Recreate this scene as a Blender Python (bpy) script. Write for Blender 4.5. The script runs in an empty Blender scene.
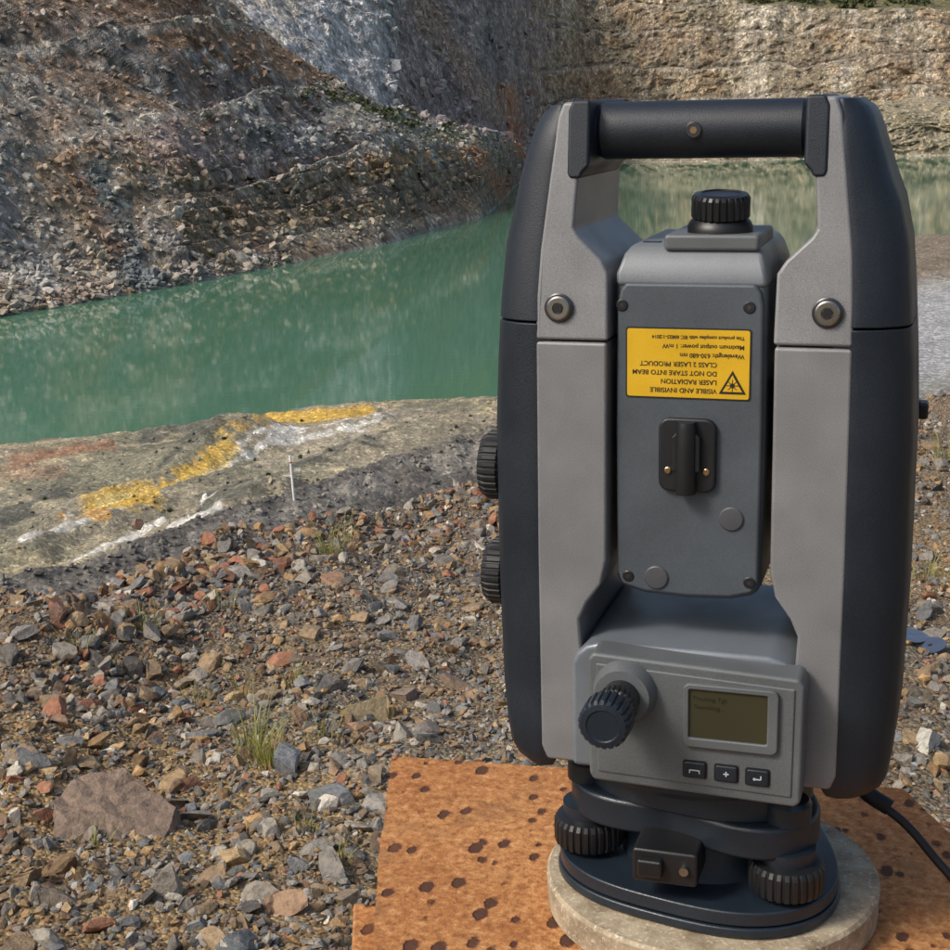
import bpy, bmesh, math, random
import numpy as np
from mathutils import Vector, Matrix
random.seed(7); rng=np.random.default_rng(11)
scene=bpy.context.scene
scene.view_settings.view_transform='Standard'; scene.view_settings.look='None'; scene.view_settings.exposure=0
COL=scene.collection
def link(o,parent=None):
    COL.objects.link(o)
    if parent: o.parent=parent
    return o
# ------------------------------------------------------------ camera
PITCH=math.radians(14); ROLL=0.024; F=1500.0
cd=bpy.data.cameras.new('camera'); cam=bpy.data.objects.new('camera',cd); link(cam)
cd.sensor_width=36; cd.lens=36*F/950; cd.clip_start=0.02; cd.clip_end=6000
R0=Vector((1,0,0)); U0=Vector((0,math.sin(PITCH),math.cos(PITCH))); F0=Vector((0,math.cos(PITCH),-math.sin(PITCH)))
c_,s_=math.cos(ROLL),math.sin(ROLL)
right=R0*c_-U0*s_; up=R0*s_+U0*c_
cam.matrix_world=Matrix(((right.x,up.x,-F0.x,0),(right.y,up.y,-F0.y,0),(right.z,up.z,-F0.z,0),(0,0,0,1)))
scene.camera=cam
# ------------------------------------------------------------ light
world=bpy.data.worlds.new('World'); scene.world=world; world.use_nodes=True
wn=world.node_tree.nodes; wl=world.node_tree.links
bg=wn['Background']; sky=wn.new('ShaderNodeTexSky'); sky.sky_type='NISHITA'; sky.sun_disc=False
SUN_EL=math.radians(44); SUN_AZ=math.radians(-118)   # azimuth measured from +Y clockwise (behind-left)
sky.sun_elevation=SUN_EL; sky.sun_rotation=SUN_AZ; sky.air_density=1.0; sky.dust_density=5.0; sky.ozone_density=1.0
wl.new(sky.outputs[0],bg.inputs[0]); bg.inputs[1].default_value=0.15
sd=bpy.data.lights.new('sun','SUN'); sd.energy=2.5; sd.angle=math.radians(14); sd.color=(1,0.95,0.87)
sun=bpy.data.objects.new('sun',sd); link(sun)
sdir=Vector((math.sin(SUN_AZ)*math.cos(SUN_EL),math.cos(SUN_AZ)*math.cos(SUN_EL),math.sin(SUN_EL)))
sun.rotation_euler=sdir.to_track_quat('Z','Y').to_euler()
# ------------------------------------------------------------ node helper
class M:
    def __init__(s,name):
        s.m=bpy.data.materials.new(name); s.m.use_nodes=True; s.n=s.m.node_tree.nodes; s.l=s.m.node_tree.links
        s.b=s.n['Principled BSDF']; s.tc=s.n.new('ShaderNodeTexCoord'); s.co=s.tc.outputs['Object']
    def set(s,k,v):
        i=s.b.inputs[k]
        if hasattr(v,'is_output') : s.l.new(v,i)
        else: i.default_value=v if not isinstance(v,tuple) or len(v)==4 else (*v,1)
        return s
    def inp(s,node,k,v):
        if v is None: return
        i=node.inputs[k]
        if hasattr(v,'is_output'): s.l.new(v,i)
        else: i.default_value=v if not (isinstance(v,tuple) and len(v)==3 and i.type=='RGBA') else (*v,1)
    def mapping(s,scale=(1,1,1),rot=(0,0,0),loc=(0,0,0),co=None):
        m=s.n.new('ShaderNodeMapping'); s.l.new(co or s.co,m.inputs[0]); m.inputs['Scale'].default_value=scale; m.inputs['Rotation'].default_value=rot; m.inputs['Location'].default_value=loc
        return m.outputs[0]
    def noise(s,scale,detail=4,rough=.55,co=None,dist=0,col=False):
        n=s.n.new('ShaderNodeTexNoise'); s.l.new(co or s.co,n.inputs['Vector']); n.inputs['Scale'].default_value=scale; n.inputs['Detail'].default_value=detail; n.inputs['Roughness'].default_value=rough; n.inputs['Distortion'].default_value=dist
        return n.outputs['Color' if col else 'Fac']
    def vorn(s,scale,co=None):
        n=s.n.new('ShaderNodeTexVoronoi'); s.l.new(co or s.co,n.inputs['Vector']); n.inputs['Scale'].default_value=scale
        return n.outputs['Distance'],n.outputs['Color']
    def ramp(s,fac,stops,interp='LINEAR'):
        r=s.n.new('ShaderNodeValToRGB'); s.l.new(fac,r.inputs[0]); r.color_ramp.interpolation=interp
        e=r.color_ramp.elements
        while len(e)<len(stops): e.new(.5)
        for i,(p,c) in enumerate(stops):
            e[i].position=p; e[i].color=(c,c,c,1) if not isinstance(c,tuple) else (*c,1)
        return r.outputs[0]
    def mix(s,a,b,fac=.5,mode='MIX'):
        m=s.n.new('ShaderNodeMix'); m.data_type='RGBA'; m.blend_type=mode
        s.inp(m,0,fac)
        for k,v in ((6,a),(7,b)):
            if hasattr(v,'is_output'): s.l.new(v,m.inputs[k])
            else: m.inputs[k].default_value=(*v,1) if isinstance(v,tuple) else (v,v,v,1)
        return m.outputs[2]
    def math(s,op,a,b=0.):
        m=s.n.new('ShaderNodeMath'); m.operation=op; s.inp(m,0,a); s.inp(m,1,b); return m.outputs[0]
    def attr(s,name,out='Color'):
        a=s.n.new('ShaderNodeAttribute'); a.attribute_name=name; return a.outputs[out]
    def sep(s,c):
        x=s.n.new('ShaderNodeSeparateColor'); s.l.new(c,x.inputs[0]); return x.outputs
    def bump(s,h,strength=.3,dist=.01,prev=None):
        b=s.n.new('ShaderNodeBump'); s.l.new(h,b.inputs['Height']); b.inputs['Strength'].default_value=strength; b.inputs['Distance'].default_value=dist
        if prev is not None: s.l.new(prev,b.inputs['Normal'])
        s.l.new(b.outputs[0],s.b.inputs['Normal']); return b.outputs[0]
def paint(name,col,rough=.45,spk=.25,metal=0.,bump=.15,scale=2500,edge=None):
    m=M(name); n=m.noise(scale,1,.6); n2=m.noise(25,3,.6)
    f=m.ramp(n,[(.35,1-spk),(.65,1+spk*.9)]); f2=m.ramp(n2,[(.3,.88),(.7,1.1)])
    m.set('Base Color',m.mix(m.mix(f,f2,1,'MULTIPLY'),col,1,'MULTIPLY')).set('Metallic',metal)
    m.set('Roughness',m.ramp(n2,[(.3,max(rough-.08,.05)),(.7,rough+.1)]))
    if bump: m.bump(n,bump,.0004)
    return m.m
mGray=paint('grey_paint',(.205,.208,.214),.42,.2,.2)
mPanel=paint('panel_grey',(.105,.115,.12),.45,.16,.1)
mTel=paint('telescope_grey',(.070,.083,.097),.45,.14,.1)
mTelLit=paint('telescope_grey_skylit',(.15,.165,.18),.4,.12,.1)  # telescope grey lightened: sky light on the sloped top is put into the colour
mFloor=paint('yoke_floor_sky_tint',(.15,.17,.195),.38,.12,.2)  # bluish tone is the reflected sky, painted into the base colour
mDark=paint('dark_cover',(.008,.013,.021),.48,.35,0,.3,1800)
mTrib=paint('tribrach_blue_black',(.012,.019,.029),.36,.2,.0,.25,1500)
mBlack=paint('black_plastic',(.008,.009,.011),.42,.2,0,.2)
mRub=paint('black_rubber',(.006,.007,.008),.6,.2,0,.2)
mSteel=paint('steel',(.42,.40,.37),.3,.1,1,.05)
mScrew=paint('dark_screw',(.08,.08,.085),.35,.1,.8,.05)
mBrass=paint('brass',(.55,.36,.2),.3,.1,1,0)
mPad=paint('pad_grey',(.06,.062,.07),.5,.1,0,.1)
mYel=paint('label_yellow',(.60,.36,.012),.4,.05,0,0)
mInk=paint('label_ink',(.015,.012,.01),.5,0,0,0)
mIcon=paint('icon_print',(.5,.53,.55),.5,0,0,0)
mLcd=paint('lcd_olive',(.040,.038,.02),.16,.02,0,0)
mLcdT=paint('lcd_text',(.012,.012,.008),.3,0,0,0)
# ------------------------------------------------------------ mesh helpers (mm)
MM=.001
def finish(name,bm,mat,parent,bevel=0,seg=3,smooth=35,taper=True):
    for v in bm.verts:
        if taper and v.co.z>290: v.co.y*=1-.22*min(1,(v.co.z-290)/94)
        v.co*=MM
    bmesh.ops.recalc_face_normals(bm,faces=bm.faces)
    me=bpy.data.meshes.new(name); bm.to_mesh(me); bm.free()
    for p in me.polygons: p.use_smooth=True
    me.set_sharp_from_angle(angle=math.radians(smooth))
    me.materials.append(mat); o=bpy.data.objects.new(name,me); link(o,parent)
    if bevel:
        b=o.modifiers.new('bevel','BEVEL'); b.width=bevel*MM; b.segments=seg; b.limit_method='ANGLE'; b.angle_limit=math.radians(32); b.harden_normals=True
    return o
def extr(name,pts,y0,y1,mat,parent,bevel=1,seg=3,holes=None,taper=True):
    bm=bmesh.new()
    a=[bm.verts.new((x,y0,z)) for x,z in pts]; b=[bm.verts.new((x,y1,z)) for x,z in pts]
    n=len(pts)
    if holes is None:
        bm.faces.new(a); bm.faces.new(b[::-1])
        for i in range(n): bm.faces.new((a[i],b[i],b[(i+1)%n],a[(i+1)%n]))
    else:
        c=[bm.verts.new((x,y0,z)) for x,z in holes]; d=[bm.verts.new((x,y1,z)) for x,z in holes]
        for i in range(n):
            j=(i+1)%n
            bm.faces.new((a[i],b[i],b[j],a[j])); bm.faces.new((c[i],c[j],d[j],d[i])); bm.faces.new((a[i],a[j],c[j],c[i])); bm.faces.new((b[i],d[i],d[j],b[j]))
    return finish(name,bm,mat,parent,bevel,seg,taper=taper)
def loftbox(name,secs,mat,parent,bevel,seg=3):
    """secs: [(z,x0,x1,y0,y1)]"""
    bm=bmesh.new(); R=[[bm.verts.new(p) for p in ((x0,y0,z),(x1,y0,z),(x1,y1,z),(x0,y1,z))] for z,x0,x1,y0,y1 in secs]
    for A,B in zip(R,R[1:]):
        for i in range(4): bm.faces.new((A[i],A[(i+1)%4],B[(i+1)%4],B[i]))
    bm.faces.new(R[0][::-1]); bm.faces.new(R[-1]); return finish(name,bm,mat,parent,bevel,seg,taper=False)
def rrect(x0,x1,z0,z1,r,n=5):
    out=[]
    for cx,cz,a in ((x1-r,z1-r,0),(x0+r,z1-r,90),(x0+r,z0+r,180),(x1-r,z0+r,270)):
        for i in range(n+1):
            t=math.radians(a+90*i/n); out.append((cx+r*math.cos(t),cz+r*math.sin(t)))
    return out
def lathe(name,prof,c,axis,mat,parent,segs=64,ribs=0,amp=0,ribr=None,bevel=0,taper=False):
    """prof [(r,h)], axis vector"""
    bm=bmesh.new(); rings=[]
    q=Vector((0,0,1)).rotation_difference(Vector(axis).normalized())
    if ribs: segs=ribs*6
    for r,h in prof:
        ring=[]
        for i in range(segs):
            a=2*math.pi*i/segs; rr=r
            if ribs and (ribr is None or ribr[0]<=h<=ribr[1]):
                rr=r-amp*(1 if (i%6) in (0,1) else 0)
            ring.append(bm.verts.new(q@Vector((rr*math.cos(a),rr*math.sin(a),h))+Vector(c)))
        rings.append(ring)
    for A,B in zip(rings,rings[1:]):
        for i in range(segs): bm.faces.new((A[i],A[(i+1)%segs],B[(i+1)%segs],B[i]))
    bm.faces.new(rings[0][::-1]); bm.faces.new(rings[-1])
    return finish(name,bm,mat,parent,bevel,2,taper=taper,smooth=30)
def box(name,c,s,mat,parent,bevel=1,rot=None):
    bm=bmesh.new(); bmesh.ops.create_cube(bm,size=1)
    for v in bm.verts:
        v.co=Vector((v.co.x*s[0],v.co.y*s[1],v.co.z*s[2]))
        if rot: v.co=Matrix.Rotation(rot[0],3,rot[1])@v.co
        v.co+=Vector(c)
    return finish(name,bm,mat,parent,bevel,3,taper=False)
# ------------------------------------------------------------ total station
TH=math.radians(18)
X=Vector((math.cos(TH),-math.sin(TH),0))
O=Vector((0.1234,0.6986,-0.386))-X*0.0125
ts=bpy.data.objects.new('total_station',None); ts.empty_display_size=.05; link(ts); ts.location=O; ts.rotation_euler=(0,0,-TH)
fd=bpy.data.objects.new('front_fittings',None); fd.empty_display_size=.02; link(fd,ts); fd.location=(.0021,0,0)
def gx(z): # grey outer edge
    return np.interp(z,[70,300,320,350,381],[70,70,68.5,65,61])
def hw(z): return np.interp(z,[69,72,80,110,165,240,288,322,340,352,365,376,381,383],[82,88,91.5,94,95.3,95.3,92.8,89.5,85.6,82,78,74,71,67])
for sg,nm in ((-1,'left'),(1,'right')):
    mir=lambda P:[(sg*x,z) for x,z in P]
    extr('column_lower_'+nm,mir([(37,279.6),(70,279.6),(70.5,180),(70,82),(67,75),(48,75),(49,120),(50.5,148),(47,156),(40,166),(37.5,178)]),-52,50,mGray,ts,1.6)
    extr('column_upper_'+nm,mir([(36.5,280.4),(70,280.4),(69.6,300),(68.5,320),(65,350),(61.5,378),(59,384.5),(50.5,384.5),(51.5,352),(53,330),(51,326.5),(40.5,316.5),(37,311)]),-52,50,mGray,ts,1.6)
    extr('handle_bracket_'+nm,mir([(46.5,357),(49.5,354),(50.5,351.5),(55.5,351.5),(56.5,354),(56.5,381),(54.5,385.3),(46.5,385.3)]),-53.2,40,mDark,ts,1.5)
    # dark side covers as lofts
    sect=[(0.0,-51.5),(0.12,-51.2),(.45,-49.5),(.78,-45),(.95,-39.5),(1.0,-33),(1.03,0),(1.0,33),(.93,42),(.6,48),(0,50),(-.35,50),(-.35,-50)]
    for part,zs in (('lower',[69.5,70.5,73,78,90,110,140,165,200,240,270,287.6]),('upper',[288.5,300,322,331,340,352,360,370,376,380,382.5,383.6])):
        bm=bmesh.new(); rings=[]
        for z in zs:
            g=float(gx(z)); h=float(hw(z))+(1.2 if sg>0 else -1.2)*(1 if z<350 else 0); ins=0.35 if z in (287.6,288.5) else 0
            sh=0
            if z<=78: sh=(78-z)*.35
            if z>=370: sh=(z-370)*.35
            rings.append([bm.verts.new((sg*(g+s*(h-g)-(ins if s>.3 else 0)),y-(math.copysign(sh,y) if abs(y)>20 else 0),z)) for s,y in sect])
        n=len(sect)
        for A,B in zip(rings,rings[1:]):
            for i in range(n): bm.faces.new((A[i],A[(i+1)%n],B[(i+1)%n],B[i]))
        bm.faces.new(rings[0]); bm.faces.new(rings[-1])
        finish('side_cover_'+part+'_'+nm,bm,mDark,ts,.6,2,smooth=40)
    # column screw
    lathe('column_screw_washer_'+nm,[(6.6,0),(6.6,.6),(6.0,1.0)],(sg*59,-51.6,295),(0,-1,0),mScrew,ts)
    lathe('column_screw_'+nm,[(5.3,0),(5.3,1.6),(4.6,2.2),(2.6,2.2),(2.4,1.2)],(sg*59,-51.6,295),(0,-1,0),mSteel,ts)
    lathe('column_screw_socket_'+nm,[(2.3,0),(2.3,.2)],(sg*59,-53.8,295),(0,-1,0),mRub,ts,segs=6)
    lathe('trunnion_'+nm,[(19,0),(19,9)],(sg*31,0,238),(sg,0,0),mDark,ts)
# handle bar
lathe('handle_bar',[(11.4,-47.5),(11.4,-46),(12.6,-44),(12.6,44),(11.4,46),(11.4,47.5)],(0,-22,371.5),(1,0,0),mDark,ts)
lathe('handle_screw',[(3.6,0),(3.6,1),(3.1,1.4)],(-2,-34.1,371.5),(0,-1,0),mScrew,ts)
lathe('handle_screw_socket',[(1.6,0),(1.6,.2)],(-2,-35.4,371.5),(0,-1,0),mBrass,ts,segs=6)
# yoke base and floor
extr('yoke_base',[(-53,76),(53,76),(53,128),(51,133),(46,137.5),(38,139.5),(-38,139.5),(-46,137.5),(-51,133),(-53,128)],-58,48,mFloor,ts,2.5)
extr('yoke_chin',[(-66,75.5),(66,75.5),(66,86),(-66,86)],-50.5,47,mGray,ts,1.5)
lathe('alidade_base_ring',[(60,0),(62,3),(62,9)],(0,0,66),(0,0,1),mTrib,ts,96)
# telescope
T=-1
extr('telescope_body',[(T+x,z) for x,z in [(-33.5,168),(-31,163),(-20,160.3),(0,159.3),(20,160.3),(31,163),(33.5,168),(34,240),(33.5,303),(33,310),(-33,310),(-33.5,303),(-34,240)]],-44,46,mTel,ts,3.5,5,taper=False)
extr('telescope_front_plate',[(T+x,z) for x,z in [(-32.6,171),(-30,165.3),(-20,162.6),(0,161.7),(20,162.6),(30,165.3),(32.6,171),(33,240),(32.3,297),(31,303),(28.5,306),(-28.5,306),(-31,303),(-32.3,297),(-33,240)]],-46.6,-42,mTel,ts,1.6,3,taper=False)
loftbox('telescope_brow',[(304,T-33.7,T+33.7,-45,46.5),(310,T-33.5,T+33.5,-44.5,46),(318,T-31,T+31,-39.5,43),(322.5,T-27.5,T+27.5,-34,40)],mTelLit,ts,2.6,4)
extr('telescope_knob_base',rrect(-16,26,319.5,326.8,2),-40,12,mPanel,fd,1.8,3,taper=False)
box('maker_plate',(-23,-30,322.6),(8,4,.5),mDark,fd,.1)
kx,ky=6.5,-24
lathe('focus_knob_collar',[(14.5,0),(14.5,3),(13.5,5),(12,6.5)],(kx,ky,326.5),(0.03,-.12,1),mBlack,fd)
lathe('focus_knob',[(11,0),(13,1.2),(13,9.5),(12,11),(9,11.6),(8.5,11),(2,11)],(kx+.2,ky-.7,332.5),(0.03,-.12,1),mBlack,fd,ribs=26,amp=.8,ribr=(1,10))
for x,z in ((-32,296),(24.5,296),(-29,169.5),(27,170.5)):
    lathe('telescope_screw',[(2.7,0),(2.7,.7),(2.3,1.0)],(x+.8,-46.2,z),(0,-1,0),mBlack,ts,24)
    lathe('telescope_screw_socket',[(1.1,0),(1.1,.15)],(x+.8,-47.2,z),(0,-1,0),mScrew,ts,6)
for x,z in ((17,200),(-17,169.8)):
    lathe('telescope_pad',[(5.6,0),(5.6,.8),(5.0,1.3),(3,1.5)],(x,-46.3,z),(0,-1,0),mPad,fd,48)
# sight
extr('sight_base',rrect(-16,10,212,246,5),-49.5,-46,mBlack,fd,1.2)
lathe('sight_tube',[(4.4,0),(4.6,1),(4.6,30),(4.0,33)],(-3,-51.5,212),(0,0,1),mBlack,fd,32)
extr('sight_wing',[(-9.5,222),(3.5,222),(3.5,238),(0,242),(-6,242),(-9.5,238)],-53,-48,mBlack,fd,1)
for x in (-11.5,5.8): lathe('sight_screw',[(1.6,0),(1.6,.7),(1.2,1)],(x,-49.4,222),(0,-1,0),mBrass,fd,24)
# label
extr('label_border',rrect(-31.5,24.5,254.5,286.5,1.2),-46.9,-46.3,mInk,fd,0)
extr('label_sheet',rrect(-30.8,23.8,255.2,285.8,1),-47.1,-46.5,mYel,fd,0)
def text(name,s,x,z,size,mat,yy,flip=False,align='LEFT',bold=.0):
    c=bpy.data.curves.new(name,'FONT'); c.body=s; c.size=size*MM; c.align_x=align; c.offset=bold*MM; c.extrude=.00003
    c.materials.append(mat); o=bpy.data.objects.new(name,c); link(o,fd)
    o.location=(x*MM,yy*MM,z*MM); o.rotation_euler=(math.radians(90),math.radians(180) if flip else 0,0)
    return o
for i,(s,sz) in enumerate((("VISIBLE AND INVISIBLE",3.0),("LASER RADIATION",3.0),("DO NOT STARE INTO BEAM",3.0),("CLASS 2 LASER PRODUCT",3.0),("Wavelength: 630-680 nm",2.8),("Maximum output power: 1 mW",2.8),("This product complies with IEC 60825-1:2014",2.2))):
    text('label_text',s,9.6 if i<4 else 21.5,259.4+i*3.95,sz,mInk,-47.2,True,bold=.045)
extr('laser_triangle',[(10.5,257.5),(22.5,257.5),(16.5,268)],-47.3,-47.05,mInk,fd,0)
extr('laser_triangle_inner',[(12.2,258.5),(20.8,258.5),(16.5,266)],-47.4,-47.2,mYel,fd,0)
lathe('laser_dot',[(1.1,0),(1.1,.15)],(16.5,-47.4,261.3),(0,-1,0),mInk,fd,16)
for a in range(8):
    an=a*math.pi/4; box('laser_ray',(16.5+1.6*math.cos(an),-47.45,261.3+1.6*math.sin(an)),(2.2,.12,.3),mInk,fd,0,(-an,'Y'))
# control panel
extr('control_panel',[(-41,80),(-39,77),(53.5,74.5),(56,77),(56.5,132),(54,136),(-39,140),(-41.5,137)],-73,-54,mPanel,ts,2.2,4)
extr('panel_face_ridge',[(-37,82),(52,79.5),(52.5,131.5),(-37.5,135.5)],-73.8,-72,mPanel,ts,.9,3)
out=rrect(1,43.5,100,130.5,3); inn=rrect(3.6,38.6,104.6,128,1)
extr('screen_bezel',out,-76,-73,mPanel,fd,.8,3,holes=inn)
extr('screen_glass',rrect(3,39,104,128.6,1),-74.7,-73.2,mLcd,fd,0)
text('screen_text','Tracking Tgt',5,122.5,3.0,mLcdT,-74.75); text('screen_text','Searching...',6,118.5,3.0,mLcdT,-74.75)
for i,bx in enumerate((6.5,20.8,34.8)):
    bz=88.6-.25*i
    extr('button_recess',rrect(bx-5.6,bx+5.6,bz-4.3,bz+4.3,1.2),-74.1,-73,mRub,fd,0)
    extr('button',rrect(bx-4.9,bx+4.9,bz-3.7,bz+3.7,1),-75.2,-73.5,mDark,fd,.7)
    if i==0:
        box('button_icon',(bx,-75.25,bz),(4.4,.12,.5),mIcon,fd,0); box('button_icon',(bx-2.2,-75.25,bz-.7),(.5,.12,1.6),mIcon,fd,0); box('button_icon',(bx+2.2,-75.25,bz-.7),(.5,.12,1.6),mIcon,fd,0)
    elif i==1:
        box('button_icon',(bx,-75.25,bz),(2.4,.12,.5),mIcon,fd,0); box('button_icon',(bx,-75.25,bz),(.5,.12,2.4),mIcon,fd,0)
    else:
        box('button_icon',(bx,-75.25,bz-.6),(3.2,.12,.5),mIcon,fd,0); box('button_icon',(bx+1.6,-75.25,bz+.3),(.5,.12,1.8),mIcon,fd,0); box('button_icon',(bx-1.3,-75.25,bz-.6),(1.1,.12,1.1),mIcon,fd,0)
lathe('tangent_knob_collar',[(15,0),(14.6,3),(13.2,7),(12.6,8.5),(9,8.8)],(-26,-72.5,123),(0,-1,0),mPanel,fd,72)
lathe('tangent_knob_shaft',[(8.5,0),(8.5,9),(9.6,10),(9.6,16),(8,17)],(-26,-80,123),(0,-1,0),mBlack,fd,ribs=24,amp=.6,ribr=(10,16))
lathe('tangent_knob',[(9,0),(11.2,1.2),(11.6,3),(11.3,14),(10,15.6),(7.5,16.0),(7,15.4),(2,15.4)],(-27,-99,123),(0,-1,0),mTrib,fd,ribs=22,amp=.9,ribr=(1,14.5),bevel=.2)
# side knobs
for z,r,y in ((213,17,-20),(158,16.5,-18)):
    lathe('side_drive_knob',[(r-2,0),(r,1.5),(r,8),(r-2,11),(r-6,12),(2,12)],(-94,y,z),(-1,0,0),mRub,ts,ribs=30,amp=.9,ribr=(1,9))
box('side_latch',(98.5,26,239),(5,10,8),mBlack,ts,1.5)
# ------------------------------------------------------------ tribrach
def lobes(R,A,z0,z1,name,mat,bev,c=(3,0),n=120,top=None):
    bm=bmesh.new(); rings=[]
    for z,k in ((z0,1),(z1,top or 1)):
        rings.append([bm.verts.new((c[0]+k*(R+A*math.cos(3*(t-math.radians(-42))))*math.cos(t),c[1]+k*(R+A*math.cos(3*(t-math.radians(-42))))*math.sin(t),z)) for t in [2*math.pi*i/n for i in range(n)]])
    for i in range(n): bm.faces.new((rings[0][i],rings[0][(i+1)%n],rings[1][(i+1)%n],rings[1][i]))
    bm.faces.new(rings[0][::-1]); bm.faces.new(rings[1])
    return finish(name,bm,mat,ts,bev,3,taper=False,smooth=30)
lobes(70,6,1.0,6,'tribrach_base_plate',mTrib,1.2)
lobes(69,6,6.5,14,'tribrach_spring_plate',mTrib,1.2)
lobes(57,12,36,53,'tribrach_upper_plate',mTrib,2.8)
lobes(55,5,52,66.5,'tribrach_head',mTrib,2.0,top=.99)
lathe('tribrach_core',[(44,0),(38,28)],(3,0,10),(0,0,1),mTrib,ts,64)
for a in (-42,-162,78):
    x=3+60*math.cos(math.radians(a)); y=60*math.sin(math.radians(a))
    lathe('foot_screw_knob',[(14,0),(17.5,1.5),(18,4),(18,13),(16.5,15.5),(12,17)],(x,y,16),(0,0,1),mBlack,ts,ribs=28,amp=1.0,ribr=(1,14))
    lathe('foot_screw_spindle',[(7,0),(7,30)],(x,y,10),(0,0,1),mSteel,ts,24)
    lathe('foot_screw_cap',[(11,0),(11,9),(9.5,11)],(x,y,52.5),(0,0,1),mTrib,ts,32)
    lathe('foot_screw_boss',[(13,0),(13.5,8)],(x,y,31),(0,0,1),mTrib,ts,32)
extr('tribrach_clamp_block',rrect(-22,9,24,41,2),-66,-40,mBlack,ts,1.5)
lathe('tribrach_clamp_pin',[(2.2,0),(2.2,3)],(3,-65.5,33),(0,-1,0),mSteel,ts,20)
box('tribrach_clamp_lever',(-13,-68,33),(12,5,9),mBlack,ts,1.5)
# cable
def tube(name,pts,r,mat,parent):
    cu=bpy.data.curves.new(name,'CURVE'); cu.dimensions='3D'; cu.bevel_depth=r*MM; cu.bevel_resolution=4
    sp=cu.splines.new('BEZIER'); sp.bezier_points.add(len(pts)-1)
    for b,p in zip(sp.bezier_points,pts): b.co=Vector(p)*MM; b.handle_left_type=b.handle_right_type='AUTO'
    cu.materials.append(mat); o=bpy.data.objects.new(name,cu); link(o,parent); return o
tube('cable_plug',[(60,38,62),(70,34,50),(80,31,37),(92,28,31)],4.3,mRub,ts)
tube('power_cable',[(88,28,32),(100,26,24),(118,22,6),(140,12,-11),(190,-30,-14),(240,-60,-60),(250,-60,-300)],2.3,mRub,ts)
# ------------------------------------------------------------ disc + plate
dm=M('weathered_plywood_disc')
n1=dm.noise(60,5,.7); n2=dm.noise(420,3,.6); n3=dm.noise(14,4,.6)
dc=dm.mix((.42,.35,.24),(.20,.15,.09),dm.ramp(n1,[(.4,0.),(.68,1.)])); dc=dm.mix(dc,(.62,.57,.47),dm.ramp(n2,[(.56,0.),(.7,.8)])); dc=dm.mix(dc,(.12,.09,.06),dm.ramp(n3,[(.52,0.),(.72,.7)]))
dm.set('Base Color',dc).set('Roughness',.75); dm.bump(n2,.5,.001)
disc=lathe('round_mounting_disc',[(82,-18),(84,-16.5),(84.5,-1.8),(83,0)],(5.5,0,0),(0,0,1),dm.m,ts,128,bevel=0)
disc.parent=None; disc.location=O; disc.rotation_euler=(0,0,-TH)
rm=M('rusted_steel')
a=rm.noise(11,5,.75); b=rm.noise(170,4,.8); v2=rm.noise(22,3,.6); mp_=rm.mapping((1,.62,1),(0,0,.4))
vd,vc=rm.vorn(82,mp_); rnd=rm.sep(vc)
rc=rm.mix((.33,.125,.032),(.52,.25,.085),rm.ramp(a,[(.35,0.),(.65,1.)])); rc=rm.mix(rc,(.20,.07,.02),rm.ramp(b,[(.47,0.),(.64,.85)]))
rc=rm.mix(rc,(.60,.36,.17),rm.ramp(b,[(.34,.6),(.45,0.)]))
# spot radius differs per cell, edge broken by noise; some cells carry no spot at all
e_=rm.math('ADD',rm.math('MULTIPLY',rnd[0],.26),rm.math('MULTIPLY',b,.34))
pit=rm.ramp(rm.math('SUBTRACT',e_,vd),[(.055,0.),(.13,1.)])
halo=rm.ramp(rm.math('SUBTRACT',e_,vd),[(-.0,0.),(.08,.6)])
rc=rm.mix(rc,(.24,.07,.018),halo); rc=rm.mix(rc,(.055,.020,.010),rm.math('MULTIPLY',pit,.92)); rc=rm.mix(rc,(.15,.055,.018),rm.ramp(v2,[(.55,0.),(.70,.75)]))
rm.set('Base Color',rc).set('Roughness',.88); rm.bump(rm.math('SUBTRACT',b,pit),.9,.0014)
ped=bpy.data.objects.new('rusty_steel_pedestal',None); link(ped); ped.location=O; ped.rotation_euler=(0,0,-TH)
def slab(name,P,z0,z1,bev):
    bm=bmesh.new(); a=[bm.verts.new((x,y,z0)) for x,y in P]; b=[bm.verts.new((x,y,z1)) for x,y in P]; n=len(P)
    bm.faces.new(a[::-1]); bm.faces.new(b)
    for i in range(n): bm.faces.new((a[i],a[(i+1)%n],b[(i+1)%n],b[i]))
    return finish(name,bm,rm.m,ped,bev,2,taper=False)
def wob(P,amp=.9,step=6):
    out=[]; n=len(P)
    for i in range(n):
        A=Vector(P[i]); B_=Vector(P[(i+1)%n]); k=max(1,int((B_-A).length/step)); nrm=Vector((-(B_-A).y,(B_-A).x)).normalized()
        for j in range(k): out.append(tuple(A.lerp(B_,j/k)+nrm*random.uniform(-amp,amp)*.5))
    return out
slab('top_plate',wob([(-217,122),(-100,133.5),(96,157),(150,53),(205,-55),(190,-150),(-124,-150),(-172,-20)]),-27,-18.2,0)
slab('body_box',[(-195,105),(82,135),(185,-60),(170,-150),(-118,-150)],-1180,-27.5,3)
slab('angle_frame',[(-181,-33),(-160,-33),(-115,-150),(-136,-150)],-75,-30,1.5)
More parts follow.
